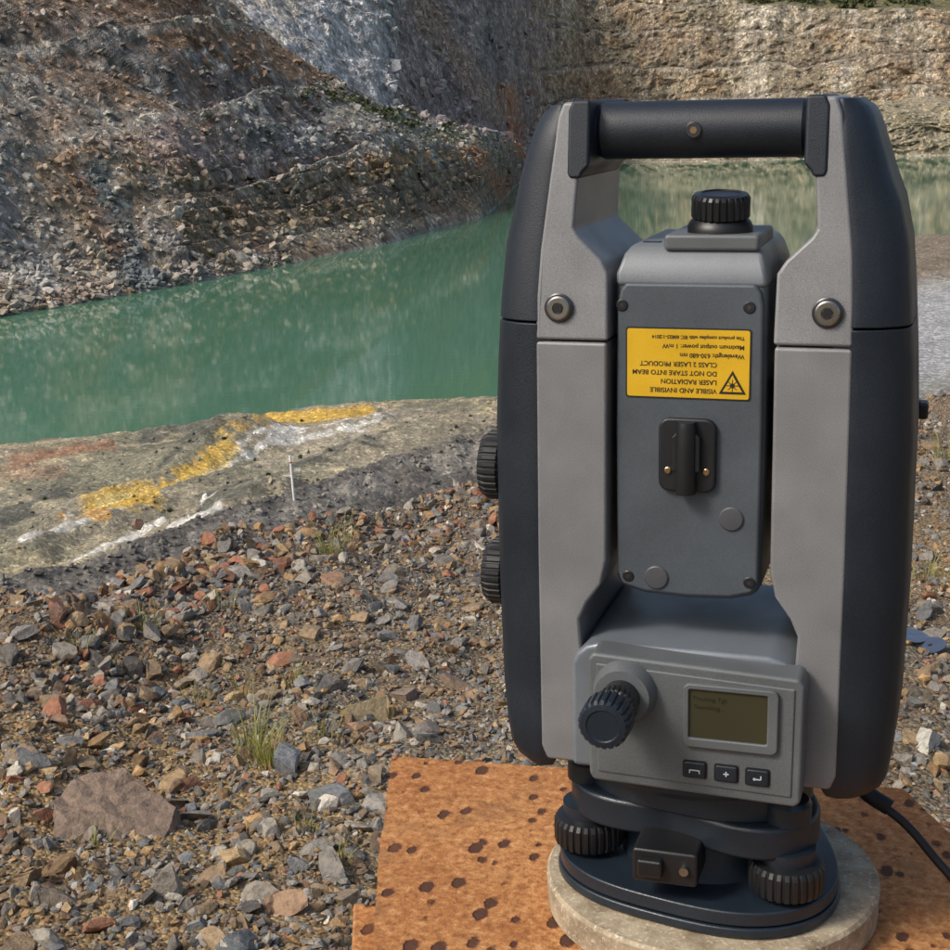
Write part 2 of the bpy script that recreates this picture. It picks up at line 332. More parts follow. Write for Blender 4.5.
# ------------------------------------------------------------ noise
def vn(P,seed):
    I=np.floor(P).astype(np.int64); f=P-I; f=f*f*(3-2*f); r=0
    for dx in (0,1):
        for dy in (0,1):
            for dz in (0,1):
                h=((I[:,0]+dx)*374761393+(I[:,1]+dy)*668265263+(I[:,2]+dz)*1274126177+seed*974711)&0xFFFFFFFF
                h=((h^(h>>13))*1103515245)&0xFFFFFFFF; h=((h^(h>>16))*2654435761)&0xFFFFFFFF
                v=((h>>8)&0xFFFF)/32767.5-1
                r=r+v*(f[:,0] if dx else 1-f[:,0])*(f[:,1] if dy else 1-f[:,1])*(f[:,2] if dz else 1-f[:,2])
    return r
def fbm(P,sc,o,seed,g=.5):
    s=0;a=1;P=P*sc
    for i in range(o): s=s+a*vn(P,seed+i*7); a*=g; P=P*2.03
    return s
# ------------------------------------------------------------ terrain loft
def tanel(B,y): # slope of the sight line with bearing offset B, vertical offset y, in the level frame
    u=(B-475)/F; v=(475-y)/F; u,v=u*c_+v*s_,-u*s_+v*c_
    h=math.hypot(u,math.cos(PITCH)+v*math.sin(PITCH)); return (-math.sin(PITCH)+v*math.cos(PITCH))/h
LAKE=-18.0
colB=[-1400,-150,0,100,200,300,400,500,545,600,700,800,880,950,1100,2300]
g=lambda *v:list(v)
crest =g(605,602,592,596,556,512,503,495,470,450,430,410,402,398,392,390)
crestd=g(6,6,5.6,5.8,6.6,7.6,8.2,8.6,9,9.5,10.5,11.5,12,12.5,13,13)
berm  =g(610,605,582,554,518,486,454,426,420,418,415,405,398,392,385,380)
bermd =g(38,39,41,43,46,49,53,56,57,58,60,62,64,66,70,72)
k6    =g(None,None,None,None,None,None,None,None,None,380,345,315,292,286,275,270)
k6d   =g(42,43,44.5,46.5,49.5,52.5,56.5,59.5,60.5,70,85,95,103,106,112,115)
k7d   =g(62,62,63,64,66,68,72,74,76,90,110,130,140,145,150,150)
shore =g(485,465,450,440,426,412,404,400,398,370,330,280,246,242,235,235)
far   =g(380,343,319,302,284,264,243,214,166,163,162,159,157,155,152,150)
k12   =g(330,300,275,255,215,205,182,160,160,152,148,140,132,128,120,110)
d12   =g(8,8,9,9,10,11,12,14,5,8,10,12,12,12,12,12)
k13   =g(200,180,150,140,120,130,135,146,155,140,135,120,112,108,100,90)
d13   =g(22,22,22,24,24,24,22,20,10,18,20,24,24,24,24,24)
k14   =g(-60,-60,-60,-60,-60,42,106,132,150,128,122,112,104,101,95,80)
d14   =g(50,50,55,58,62,52,36,26,14,30,32,34,34,34,34,34)
k16   =g(-70,-70,-70,-70,-70,60,112,125,140,124,118,108,100,98,90,75)
d16   =g(300,300,300,300,300,290,310,380,475,505,505,505,505,505,505,505)
k17   =g(-160,-160,-160,-160,-150,-60,-45,-30,-15,-5,0,10,12,12,10,0)
dd17  =g(40,40,40,40,40,40,42,40,34,34,34,34,34,34,34,34)
K=20
D=np.zeros((K,len(colB))); Z=np.zeros_like(D)
for i,B in enumerate(colB):
    d=[0]*K; z=[0]*K
    def pt(k,y,dist): d[k]=dist; z[k]=dist*tanel(B,y)
    d[0]=.15; z[0]=-1.62; d[1]=2.3; z[1]=-1.60
    pt(2,crest[i],crestd[i])
    d[3]=crestd[i]+6; z[3]=z[2]-4.2
    d[4]=bermd[i]-9; z[4]=-15.0
    pt(5,berm[i],bermd[i])
    if k6[i] is None: d[6]=k6d[i]; z[6]=-16.2; d[7]=k7d[i]; z[7]=-16.7
    else:
        pt(6,k6[i],k6d[i]); d[7]=k7d[i]; z[7]=z[6]+.6
        pt(7,{9:372,10:335,11:290,12:250,13:240,14:232,15:230}[i],k7d[i])
    t=tanel(B,shore[i]); d[8]=LAKE/t; z[8]=LAKE
    d[8]=max(d[8],d[7]+5)
    if i<=8: z[8]=LAKE+.25
    d[9]=d[8]+5; z[9]=LAKE-2.5
    df=LAKE/tanel(B,far[i]); d[11]=df; z[11]=LAKE; d[10]=df-5; z[10]=LAKE-2.5
    pt(12,k12[i],df+d12[i]); pt(13,k13[i],df+d13[i]); pt(14,k14[i],df+d14[i])
    d[15]=d[14]+18; z[15]=z[14]-(3 if i<9 else -.5)
    pt(16,k16[i],max(d16[i],d[15]+8)); pt(17,k17[i],d[16]+dd17[i]); 
    d[18]=d[17]+70; z[18]=z[17]+ (10 if i>8 else 30); d[19]=1600; z[19]=z[18]+130
    D[:,i]=d; Z[:,i]=z
azk=[math.degrees(math.atan(((B-475)/F)/math.cos(PITCH))) for B in colB]
azs=np.concatenate([np.linspace(-180,-42,30),np.linspace(-41,-20.5,40),np.linspace(-20.4,20.4,640),np.linspace(20.5,41,40),np.linspace(42,180,30)])
azi=np.concatenate([[-180],azk,[180]])
def ci(V):
    e=(V[0]+V[-1])/2; y=np.interp(azs,azi,np.concatenate([[e],V,[e]]))
    w=9; k=np.ones(2*w+1)/(2*w+1); yp=np.pad(y,w,mode='edge'); s=np.convolve(yp,k,'valid'); m=(np.abs(azs)<19.5); return np.where(m,s,y)
Dc=np.array([ci(D[k]) for k in range(K)]); Zc=np.array([ci(Z[k]) for k in range(K)])
segr=[12,170,16,12,50,26,110,70,6,6,8,90,100,100,12,50,100,30,8]
ks=[]
for k,n in enumerate(segr): ks+= [k+j/n for j in range(n)]
ks.append(K-1.0); ks=np.array(ks)
ki=np.minimum(ks.astype(int),K-2); kf=ks-ki
DD=Dc[ki]*(1-kf)[:,None]+Dc[ki+1]*kf[:,None]; ZZ=Zc[ki]*(1-kf)[:,None]+Zc[ki+1]*kf[:,None]
nr,nc=DD.shape
AZ=np.radians(azs)[None,:].repeat(nr,0); KS=ks[:,None].repeat(nc,1)
Bc=(475+F*np.tan(np.radians(np.clip(azs,-60,60)))*math.cos(PITCH))[None,:].repeat(nr,0)
x=(DD*np.sin(AZ)).ravel(); y=(DD*np.cos(AZ)).ravel(); z=ZZ.ravel(); KS=KS.ravel(); d=DD.ravel(); az=AZ.ravel(); B=Bc.ravel()
EL=475-F*np.tan(np.arctan2(z,d)+PITCH) - (B-475)*s_*0.98   # elevation coordinate (for geology bands)
P=np.stack([x,y,z],1)
sm=lambda a,b,v:np.clip((v-a)/(b-a),0,1)**2*(3-2*np.clip((v-a)/(b-a),0,1))
nearm=1-sm(2.6,3.2,KS)
dz=nearm*(.06*fbm(P,1.1,3,1)+.02*fbm(P,6,3,5))*sm(0.4,2,d)
dz+=nearm*sm(1.55,2,KS)*.19*fbm(P,.8,3,61)
# bench mounds
def bear(Bx,dist):
    a=math.atan(((Bx-475)/F)/math.cos(PITCH)); return dist*math.sin(a),dist*math.cos(a)
mounds=[(192,75,1.9,.55),(218,77,1.6,.85),(240,78,1.7,.95),(264,80,1.6,.85),(165,74,1.8,.4),(240,63,2.0,.8),(285,61,1.6,.6),(430,78,2.5,.4),(350,74,2,.35),(60,68,2,.3),(915,128,14,1.4)]
for t in np.linspace(0,1,18): mounds.append((50+t*330,63+t*20,.9,.28)); mounds.append((190+t*320,59+t*12,.8,.30)); mounds.append((0+t*240,57+t*12,.9,.26)); mounds.append((100+t*260,60+t*13,.6,.18))
for (Bx,dist,rx,h) in mounds:
    mx,my=bear(Bx,dist); r2=((x-mx)**2+((y-my)*.7)**2)/rx**2; w=(r2<6)&(KS>5)&(KS<8.6)
    dz[w]+=h*np.exp(-r2[w])
nm=fbm(P,.5,3,9)
bm_=sm(3.2,4,KS)*(1-sm(7.9,8.3,KS)); rd=sm(520,620,B)*sm(4.9,5.2,KS)*(1-sm(5.8,6.2,KS))
dz+=bm_*(1-.9*rd)*(.10*fbm(P,.14,4,21)+.08*nm+.12*fbm(P,1.4,4,22))
wall=sm(11.0,11.5,KS)*(1-sm(18,18.6,KS))
Pw=P*np.array([1,1,.35])
rid=1-np.abs(fbm(Pw,.045,5,31,.55)); amp=np.clip(d*.012,.8,4.2)
rid2=1-np.abs(fbm(P,.2,4,35,.55))
cl=sm(15.6,16.2,KS)*(1-sm(17.2,17.8,KS)); cr=sm(11,11.3,KS)*(1-sm(12.2,12.9,KS))*sm(170,220,B+10*nm)
rad=wall*(amp*(rid-.6)*(1.0+.2*cl+.5*cr)*(1-.35*cl)+amp*.34*(rid2-.6)*(1+.1*cl+.9*cr)+amp*.12*fbm(P,.8,2,39))+wall*(KS<15)*1.1*amp*fbm(P,.018,3,45)
dz+=wall*amp*.30*fbm(P,.09,4,41)
# stepped strata on the shore outcrop, broken ledges across the scree, benches in the back wall
ph=(z+1.5*fbm(P,.05,2,44)-.10*x)*.55; saw=(ph-np.floor(ph)); rad+=wall*cr*.9*(saw-.5)
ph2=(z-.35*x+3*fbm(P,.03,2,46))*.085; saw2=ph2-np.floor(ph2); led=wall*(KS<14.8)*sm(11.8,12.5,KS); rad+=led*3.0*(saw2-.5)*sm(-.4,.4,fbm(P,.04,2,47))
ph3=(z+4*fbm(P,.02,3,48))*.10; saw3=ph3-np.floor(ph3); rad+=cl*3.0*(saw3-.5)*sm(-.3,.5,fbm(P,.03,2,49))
x=x-np.sin(az)*rad; y=y-np.cos(az)*rad; z=z+dz
# --------------- colours
N=len(x); C=np.zeros((N,3))
P2=np.stack([x,y,z],1)
nA=fbm(P2,.03,4,51); nB=fbm(P2,.11,4,52); nC=fbm(P2,.6,3,53); nE=fbm(P2,2.5,2,63)
def lay(mask,col):
    global C
    m=np.clip(mask,0,1)[:,None]; C=C*(1-m)+np.array(col)*m
nn=fbm(P2,.9,4,54); nf=fbm(P2,5,3,55)
lay(np.ones(N),(.165,.13,.08)); lay(nearm*sm(-.1,.6,nn),(.22,.15,.068)); lay(nearm*sm(.1,.7,nf)*.6,(.11,.095,.078)); lay(nearm*sm(1.5,1.9,KS)*.6,(.14,.115,.09))
mB=(KS>3)&(KS<=8.6); lay(mB*1.,(.125,.115,.10)); lay(mB*(KS<5.1)*sm(.1,.7,nB)*.7,(.095,.088,.075)); lay(mB*(KS<5.1)*sm(.1,.5,nC)*.4,(.17,.155,.125))
lay(mB*(KS<4.93)*(KS>4.72)*(B>150)*sm(-.5,.1,nC)*.7,(.22,.205,.175))
bench=sm(5.0,5.06,KS)*(KS<8.6); lay(bench,(.25,.22,.155)); lay(bench*sm(-.1,.5,nB),(.18,.17,.115)); lay(bench*sm(.1,.5,nC+nA)*.7,(.32,.27,.165))
# diagonal banding on the bench: yellow sulphur sand, white clay streaks
def seg(B0,E0,B1,E1,w,soft=.35,nz=6):
    dx,dy=B1-B0,E1-E0; L=math.hypot(dx,dy); t=np.clip(((B-B0)*dx+(EL-E0)*dy)/L**2,0,1)
    dd=np.hypot(B-(B0+t*dx),EL-(E0+t*dy))+nz*.8*nC+nz*.4*nB+nz*.5*nE; return (1-sm(w*(1-soft),w*(1+soft),dd))
yl=(.54,.35,.07)
ben=(KS>5.0)&(KS<8.6)
for s in ((150,430,265,416,9),(205,505,290,495,11),(290,470,400,430,5),(0,500,60,480,7),(150,470,230,440,4),(170,445,230,425,6)): lay(ben*seg(*s,nz=8)*.85,(.085,.088,.07))
for s in ((290,440,430,415,7),(240,470,380,432,6)): lay(ben*seg(*s,nz=8)*.7,(.34,.30,.22))
for s in ((0,578,60,562,5),(60,510,240,455,2.2),(130,500,330,425,2.5),(180,475,300,430,2.2),(170,522,215,520,5),(300,432,395,414,2.2),(60,548,160,512,2.6),(200,505,300,470,2),(280,445,380,425,2.2),(10,540,120,508,2)): lay(ben*seg(*s,nz=3.5)*.9,(.58,.56,.50))
lay(ben*seg(88,503,150,490,12,nz=7),yl); lay(ben*seg(150,488,232,455,7),yl); lay(ben*seg(272,415,372,410,5,nz=3),yl); lay(ben*seg(235,450,290,426,3.5),(.44,.30,.10)); lay(ben*seg(60,512,105,514,5),(.42,.25,.08)); lay(ben*seg(95,498,145,490,5,nz=5)*.75,(.62,.50,.20)); lay(ben*seg(180,480,240,455,3,nz=4)*.6,(.60,.45,.16))
lay(ben*seg(20,445,115,436,6)*.8,(.30,.16,.09)); lay(ben*seg(0,460,60,455,8)*.6,(.28,.18,.11))
lay(sm(520,600,B)*ben*(KS>6),(.17,.14,.10))
lay(rd,(.32,.325,.325)); lay(rd*sm(-.1,.5,nC)*.4,(.25,.25,.245))
# far walls
W=(KS>8.6)
lay(W*1.,(.245,.24,.225)); lay(W*sm(-.15,.5,nA),(.26,.205,.135)); lay(W*sm(.1,.6,nB)*.6,(.165,.165,.16)); lay(W*sm(.2,.7,nC)*.5,(.42,.41,.38))
sp=W&(KS<14.9)
lay(sp*seg(30,20,360,110,18,nz=25)*.75,(.10,.096,.088)); lay(sp*seg(160,10,330,70,22,nz=25)*.7,(.27,.155,.075)); lay(sp*seg(70,60,230,120,11,nz=20)*.55,(.31,.18,.095)); lay(sp*seg(0,10,120,60,22,nz=20)*.5,(.25,.20,.15)); lay(sp*seg(0,70,140,130,22,nz=20)*.55,(.27,.27,.255))
lay(sp*seg(120,170,165,290,14,nz=14)*.85,(.10,.13,.14)); lay(sp*seg(20,150,60,270,30,nz=25)*.6,(.31,.31,.295)); lay(sp*seg(190,140,290,175,18,nz=20)*.75,(.27,.22,.215)); lay(sp*seg(60,200,110,290,16,nz=20)*.6,(.34,.295,.235)); lay(sp*seg(170,225,215,280,14,nz=14)*.6,(.38,.35,.32)); lay(sp*seg(90,130,130,240,6,nz=10)*.5,(.34,.19,.10))
lay(sp*seg(230,215,510,185,30,nz=14)*.9,(.24,.185,.115)); lay(sp*seg(240,240,500,215,5,nz=8)*.7,(.42,.37,.27)); lay(sp*seg(300,170,500,150,7,nz=12)*.7,(.35,.22,.10)); lay(sp*seg(260,205,420,190,5,nz=10)*.5,(.12,.11,.09)); lay(sp*seg(420,205,510,175,5,nz=10)*.4,(.12,.11,.09)); lay(sp*seg(480,150,520,205,7,nz=9)*.75,(.40,.18,.08))
lay(sp*seg(350,110,470,140,9,nz=12)*.7,(.36,.33,.26)); lay(sp*seg(370,100,410,118,6,nz=8)*.7,(.13,.15,.06)); lay(sp*seg(420,130,470,138,4,nz=6)*.6,(.16,.18,.07))
lay(sp*sm(.25,.5,np.abs(fbm(P2*np.array([1,1,.4]),.08,3,57)))*.3,(.35,.20,.11))
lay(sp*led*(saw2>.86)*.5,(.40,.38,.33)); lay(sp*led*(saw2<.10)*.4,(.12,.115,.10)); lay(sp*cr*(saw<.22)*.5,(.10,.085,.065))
bk=(KS>=14.9); 
lay(bk*1.,(.34,.29,.20)); 
st=fbm(np.stack([B*.06,z*.03,d*0],1),1,4,58); st2=fbm(np.stack([B*.16,z*.05,d*0],1),1,3,59)
lay(bk*sm(0,.6,st)*.6,(.22,.18,.12)); lay(bk*sm(-.05,-.6,st)*.7,(.50,.45,.36)); lay(bk*sm(.2,.6,st2)*.6,(.14,.12,.085)); lay(bk*(nA+nB>.3)*.35,(.36,.23,.12))
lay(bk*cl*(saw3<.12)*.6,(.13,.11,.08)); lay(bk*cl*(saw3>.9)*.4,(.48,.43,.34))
lay(bk*(1-sm(405,425,B+12*nB)),(.52,.52,.51)); lay(bk*(1-sm(405,425,B))*sm(0,.6,st+nC*.4)*.6,(.24,.25,.26)); lay(bk*(B<335)*sm(0,.3,nB)*.6,(.62,.55,.44))
pb=bk*sm(405,420,B)*(1-sm(520,560,B+20*nB)); lay(pb,(.29,.245,.23)); lay(pb*sm(0,.4,nB)*.6,(.17,.15,.15)); lay(pb*sm(.1,.5,nC)*.5,(.42,.36,.32)); lay(bk*seg(440,10,500,110,14,nz=10)*.6,(.36,.25,.18)); 
lay((KS>12)*seg(515,90,525,165,7,nz=9)*.85,(.42,.20,.10)); lay((KS>12)*seg(590,100,620,104,5,nz=6)*.8,(.38,.18,.09))
lay(bk*(KS>17)*1.,(.15,.14,.065))
lo=(KS>11)*(KS<15.5)*sm(560,620,B); lay(lo,(.36,.31,.21)); lay(lo*sm(.0,.5,nB)*.7,(.22,.20,.12)); lay(lo*sm(.1,.5,nC)*.4,(.17,.16,.10))
lay(bk*(B>620)*seg(640,40,900,60,10,nz=14)*.5,(.20,.155,.11))
wl_=((KS>10.7)&(KS<11.04)); lay(wl_*.6,(.42,.38,.32))
C=np.clip(C*(1+.25*nC[:,None]),.01,1)
me=bpy.data.meshes.new('ground')
idx=np.arange(nr*nc).reshape(nr,nc)
q=np.stack([idx[:-1,:-1],idx[:-1,1:],idx[1:,1:],idx[1:,:-1]],-1).reshape(-1,4)
def mkmesh(me,co,faces,smooth=True):
    k=faces.shape[1]; n=len(faces)
    me.vertices.add(len(co)); me.vertices.foreach_set('co',co.astype(np.float32).ravel())
    me.loops.add(n*k); me.loops.foreach_set('vertex_index',faces.astype(np.int32).ravel())
    me.polygons.add(n); me.polygons.foreach_set('loop_start',np.arange(0,n*k,k,dtype=np.int32)); 
    me.polygons.foreach_set('use_smooth',np.full(n,smooth)); me.update(calc_edges=True)
def colattr(me,name,c):
    a=me.color_attributes.new(name,'FLOAT_COLOR','POINT'); cc=np.ones((len(c),4),dtype=np.float32); cc[:,:3]=c; a.data.foreach_set('color',cc.ravel())
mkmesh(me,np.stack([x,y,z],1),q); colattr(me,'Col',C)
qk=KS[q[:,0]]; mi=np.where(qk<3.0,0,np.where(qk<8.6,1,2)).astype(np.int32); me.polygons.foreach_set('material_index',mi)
me.polygons.foreach_set('use_smooth',qk<8.6)
gm=M('gravel_soil'); ca=gm.attr('Col')
gd,gc=gm.vorn(80); gs=gm.sep(gc); gn=gm.noise(200,2,.7)
cc=gm.mix(ca,gm.ramp(gs[0],[(0,.5),(.5,1.0),(1,1.6)]),1,'MULTIPLY'); cc=gm.mix(cc,gm.ramp(gn,[(.3,.6),(.7,1.35)]),1,'MULTIPLY')
cc=gm.mix(cc,(.22,.11,.05),gm.ramp(gs[1],[(.88,0.),(.92,.5)]))
gm.set('Base Color',cc).set('Roughness',.9); gm.bump(gm.math('SUBTRACT',gm.math('MULTIPLY',gn,.4),gd),.9,.012)
hm=M('bench_soil'); hn=hm.noise(2.2,6,.82); hd,hc=hm.vorn(8)
cc=hm.mix(hm.attr('Col'),hm.ramp(hn,[(.36,.65),(.64,1.35)]),1,'MULTIPLY'); hs=hm.sep(hc); cc=hm.mix(cc,hm.ramp(hs[0],[(0,.7),(.8,1.1),(.94,1.7)]),1,'MULTIPLY')
hm.set('Base Color',cc).set('Roughness',.9); hm.bump(hm.math('SUBTRACT',hn,hm.math('MULTIPLY',hd,.2)),.8,.12)
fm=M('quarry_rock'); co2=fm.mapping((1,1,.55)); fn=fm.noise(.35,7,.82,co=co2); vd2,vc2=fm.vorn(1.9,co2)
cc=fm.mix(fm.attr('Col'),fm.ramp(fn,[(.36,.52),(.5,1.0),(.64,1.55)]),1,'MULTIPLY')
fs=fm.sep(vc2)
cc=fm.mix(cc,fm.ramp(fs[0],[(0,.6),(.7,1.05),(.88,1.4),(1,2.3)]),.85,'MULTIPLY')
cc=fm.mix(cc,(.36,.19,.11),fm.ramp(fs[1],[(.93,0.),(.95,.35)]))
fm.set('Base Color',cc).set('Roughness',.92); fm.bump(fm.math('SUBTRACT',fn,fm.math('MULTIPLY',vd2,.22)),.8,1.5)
for m in (gm,hm,fm): me.materials.append(m.m)
link(bpy.data.objects.new('ground',me))
# ------------------------------------------------------------ water
wm=M('quarry_lake_water'); wm.set('Base Color',wm.mix((.060,.160,.098),(.085,.195,.125),wm.noise(.03,3,.5))).set('Roughness',.04).set('IOR',1.38)
wm.bump(wm.noise(.6,3,.6,co=wm.mapping((1,1.5,1))),.10,.03)
me=bpy.data.meshes.new('lake_water'); bm=bmesh.new(); bmesh.ops.create_circle(bm,cap_ends=True,segments=64,radius=900); bm.to_mesh(me); bm.free(); me.materials.append(wm.m)
lk=bpy.data.objects.new('lake_water',me); link(lk); lk.location=(0,0,LAKE)
# ------------------------------------------------------------ rocks
def rock(sub,seed,cuts=9,flat=.7):
    r=np.random.default_rng(seed); bm=bmesh.new(); bmesh.ops.create_icosphere(bm,subdivisions=sub,radius=1)
    v=np.array([list(p.co) for p in bm.verts]); f=np.array([[q.index for q in p.verts] for p in bm.faces]); bm.free()
    for _ in range(cuts):
        n=r.normal(size=3); n/=np.linalg.norm(n); h=r.uniform(.28,.74); dd=v@n; m=dd>h; v[m]-=(dd[m]-h)[:,None]*n
    v/=max(.6,np.abs(v).max()); v*=r.uniform(.6,1.3,3)*np.array([1,1,flat]); return v,f
RK={1:[rock(1,i,6) for i in range(14)],2:[rock(2,40+i,11,.65) for i in range(16)],3:[rock(3,90+i,13,.6) for i in range(14)]}
Zg=z.reshape(nr,nc); Dg=np.hypot(x,y).reshape(nr,nc)
def hgt(a,dist): # vectorised ground height
    j=np.clip(np.searchsorted(azs,np.degrees(a)),1,nc-1); out=np.zeros(len(a))
    for c in np.unique(j):
        m=j==c; out[m]=np.interp(dist[m],Dg[:,c],Zg[:,c])
    return out
pal=np.array([(.20,.185,.16),(.125,.125,.12),(.26,.23,.185),(.22,.155,.09),(.28,.175,.08),(.18,.115,.07),(.38,.35,.29),(.23,.105,.058),(.09,.082,.07),(.33,.23,.12),(.15,.165,.175)])
pw=np.array([.18,.10,.12,.17,.09,.10,.05,.035,.08,.05,.025]); pw/=pw.sum()
def scatter(name,pos,size,level,mat,sink=.3,cols=None,tilt=.5,smooth=False):
    V=[];Fs=[];Cs=[];off=0; n=len(pos); R=RK[level]; ids=rng.integers(0,len(R),n)
    for k,(rv,rf) in enumerate(R):
        m=np.where(ids==k)[0]
        if len(m)==0: continue
        a=rng.uniform(0,6.283,len(m)); b=rng.normal(0,tilt,len(m)); c=rng.normal(0,tilt,len(m))
        ca_,sa=np.cos(a),np.sin(a); cb,sb=np.cos(b),np.sin(b); cc_,sc=np.cos(c),np.sin(c); o=np.zeros(len(m)); I=o+1
        Rz=np.stack([ca_,-sa,o,sa,ca_,o,o,o,I],1).reshape(-1,3,3); Rx=np.stack([I,o,o,o,cb,-sb,o,sb,cb],1).reshape(-1,3,3); Ry=np.stack([cc_,o,sc,o,I,o,-sc,o,cc_],1).reshape(-1,3,3)
        M3=Rz@Rx@Ry; vv=np.einsum('nij,vj->nvi',M3,rv)*size[m][:,None,None]+pos[m][:,None,:]; vv[:,:,2]+=(size[m]*(.55-sink))[:,None]
        V.append(vv.reshape(-1,3)); nv=len(rv); Fs.append((rf[None]+(np.arange(len(m))*nv)[:,None,None]+off).reshape(-1,3)); off+=nv*len(m); Cs.append(np.repeat(cols[m],nv,0))
    me=bpy.data.meshes.new(name); mkmesh(me,np.concatenate(V),np.concatenate(Fs),smooth); colattr(me,'Col',np.concatenate(Cs)); me.materials.append(mat)
    return link(bpy.data.objects.new(name,me))
sm_=M('stone'); n=sm_.noise(55,4,.75); cc=sm_.mix(sm_.attr('Col'),sm_.ramp(n,[(.3,.55),(.7,1.5)]),1,'MULTIPLY'); cc=sm_.mix(cc,(.26,.16,.08),sm_.ramp(n,[(.56,0.),(.72,.45)])); sm_.set('Base Color',cc).set('Roughness',.82); sm_.bump(n,.8,.008)
def pick(n,jit=.22):
    c=pal[rng.choice(len(pal),n,p=pw)]; return np.clip(c*(1+rng.normal(0,jit,n))[:,None],.02,.6)
def place(n,a0,a1,d0,d1,pw_=2.):
    a=np.radians(rng.uniform(a0,a1,n)); dd=(rng.uniform(0,1,n)*(d1**pw_-d0**pw_)+d0**pw_)**(1/pw_); return a,dd
def gravel(name,n,a0,a1,d0,d1,smin,smax,level,dens=2.,sink=.3):
    a,dd=place(n,a0,a1,d0,d1,dens); s=smin*(smax/smin)**(rng.uniform(0,1,n)**2.4); zz=hgt(a,dd)
    pos=np.stack([dd*np.sin(a),dd*np.cos(a),zz],1)
    return pos,s
def join(*L): return np.concatenate([l[0] for l in L]),np.concatenate([l[1] for l in L])
p,s=join(gravel('',38000,-22,3,2.3,9.5,.005,.022,1,1.3),gravel('',9000,12,22,2.5,14.5,.007,.028,1,1.3),gravel('',4000,-40,-22,2.3,8,.008,.03,1),gravel('',3000,3,40,2.3,9,.008,.03,1))
scatter('gravel',p,s,1,sm_.m,.3,pick(len(p)))
p,s=join(gravel('',3400,-22,3,2.3,9.3,.015,.055,2,1.6),gravel('',1300,12,22,2.5,14,.017,.06,2,1.6),gravel('',500,-40,-22,2.3,8,.02,.06,2))
scatter('loose_stones',p,s,2,sm_.m,.36,pick(len(p)))
# rubble ridge along the crest at the left
a,dd=place(2200,-17,1,4.9,8.6,2); cr_=np.interp(np.degrees(a),azk,crestd); dd=cr_+rng.normal(-.4,.55,len(a)); s=.011*(4.6**(rng.uniform(0,1,len(a))**1.3)); pos=np.stack([dd*np.sin(a),dd*np.cos(a),hgt(a,dd)],1)
cr3=pick(len(a)); mk=rng.uniform(0,1,len(a))<.13; cr3[mk]=np.array([.23,.10,.058])*(1+rng.normal(0,.2,mk.sum()))[:,None]
scatter('crest_rubble',pos,s,2,sm_.m,.28,cr3)
# named bigger rocks
big=[(360,718,.11,(.30,.23,.13)),(290,772,.09,(.17,.18,.19)),(335,800,.075,(.16,.17,.175)),(300,665,.065,(.14,.10,.07)),(270,700,.06,(.22,.16,.10)),(335,585,.08,(.25,.15,.09)),(200,740,.06,(.17,.17,.16)),(60,905,.06,(.15,.12,.09)),(150,640,.065,(.2,.18,.15)),(385,640,.065,(.14,.14,.14)),(330,690,.065,(.13,.12,.11)),(245,640,.055,(.16,.15,.13)),(930,745,.07,(.42,.40,.34)),(920,700,.05,(.2,.16,.11)),(925,610,.05,(.2,.17,.12)),(405,700,.06,(.2,.15,.11)),(20,640,.075,(.17,.16,.15)),(455,690,.065,(.18,.13,.09)),(240,860,.045,(.32,.28,.21)),(140,565,.065,(.2,.12,.08)),(445,565,.075,(.17,.15,.13)),(230,565,.07,(.2,.13,.09)),(928,560,.06,(.18,.16,.14)),(40,700,.065,(.18,.14,.10)),
 (180,690,.06,(.22,.17,.11)),(310,640,.06,(.25,.18,.10)),(400,610,.06,(.16,.15,.14)),(470,610,.065,(.22,.16,.10)),(90,650,.06,(.15,.15,.14)),(20,760,.06,(.2,.15,.10)),(300,870,.04,(.17,.17,.165)),(375,780,.055,(.21,.16,.11)),(70,745,.055,(.14,.14,.135)),(430,735,.055,(.16,.14,.12)),(200,930,.04,(.16,.17,.17)),(345,905,.045,(.2,.15,.10)),(440,640,.06,(.13,.13,.13)),(265,615,.06,(.18,.16,.13)),(935,640,.06,(.2,.18,.15)),(940,470,.08,(.2,.18,.15)),
 (190,610,.07,(.22,.11,.07)),(320,560,.06,(.2,.17,.14)),(400,540,.07,(.15,.14,.13)),(480,530,.07,(.2,.15,.1)),(60,620,.07,(.19,.11,.075)),(110,700,.06,(.2,.18,.15)),(255,560,.07,(.18,.16,.14)),(360,600,.06,(.24,.13,.08))]
def onground(Bx,E):
    t=tanel(Bx,E); u=(Bx-475)/F; v=(475-E)/F; u,v=u*c_+v*s_,-u*s_+v*c_
    a=math.atan2(u,math.cos(PITCH)+v*math.sin(PITCH)); ds=np.linspace(2.2,14,600); hz=hgt(np.full(600,a),ds); k=np.argmax(hz>=ds*t)
    dist=ds[k] if hz[k]>=ds[k]*t else 6; return (dist*math.sin(a),dist*math.cos(a),hz[k])
pos=[onground(b_[0],b_[1]) for b_ in big]; siz=[b_[2] for b_ in big]; cs=[b_[3] for b_ in big]
scatter('rock',np.array(pos),np.array(siz),3,sm_.m,.42,np.array(cs),tilt=.25)
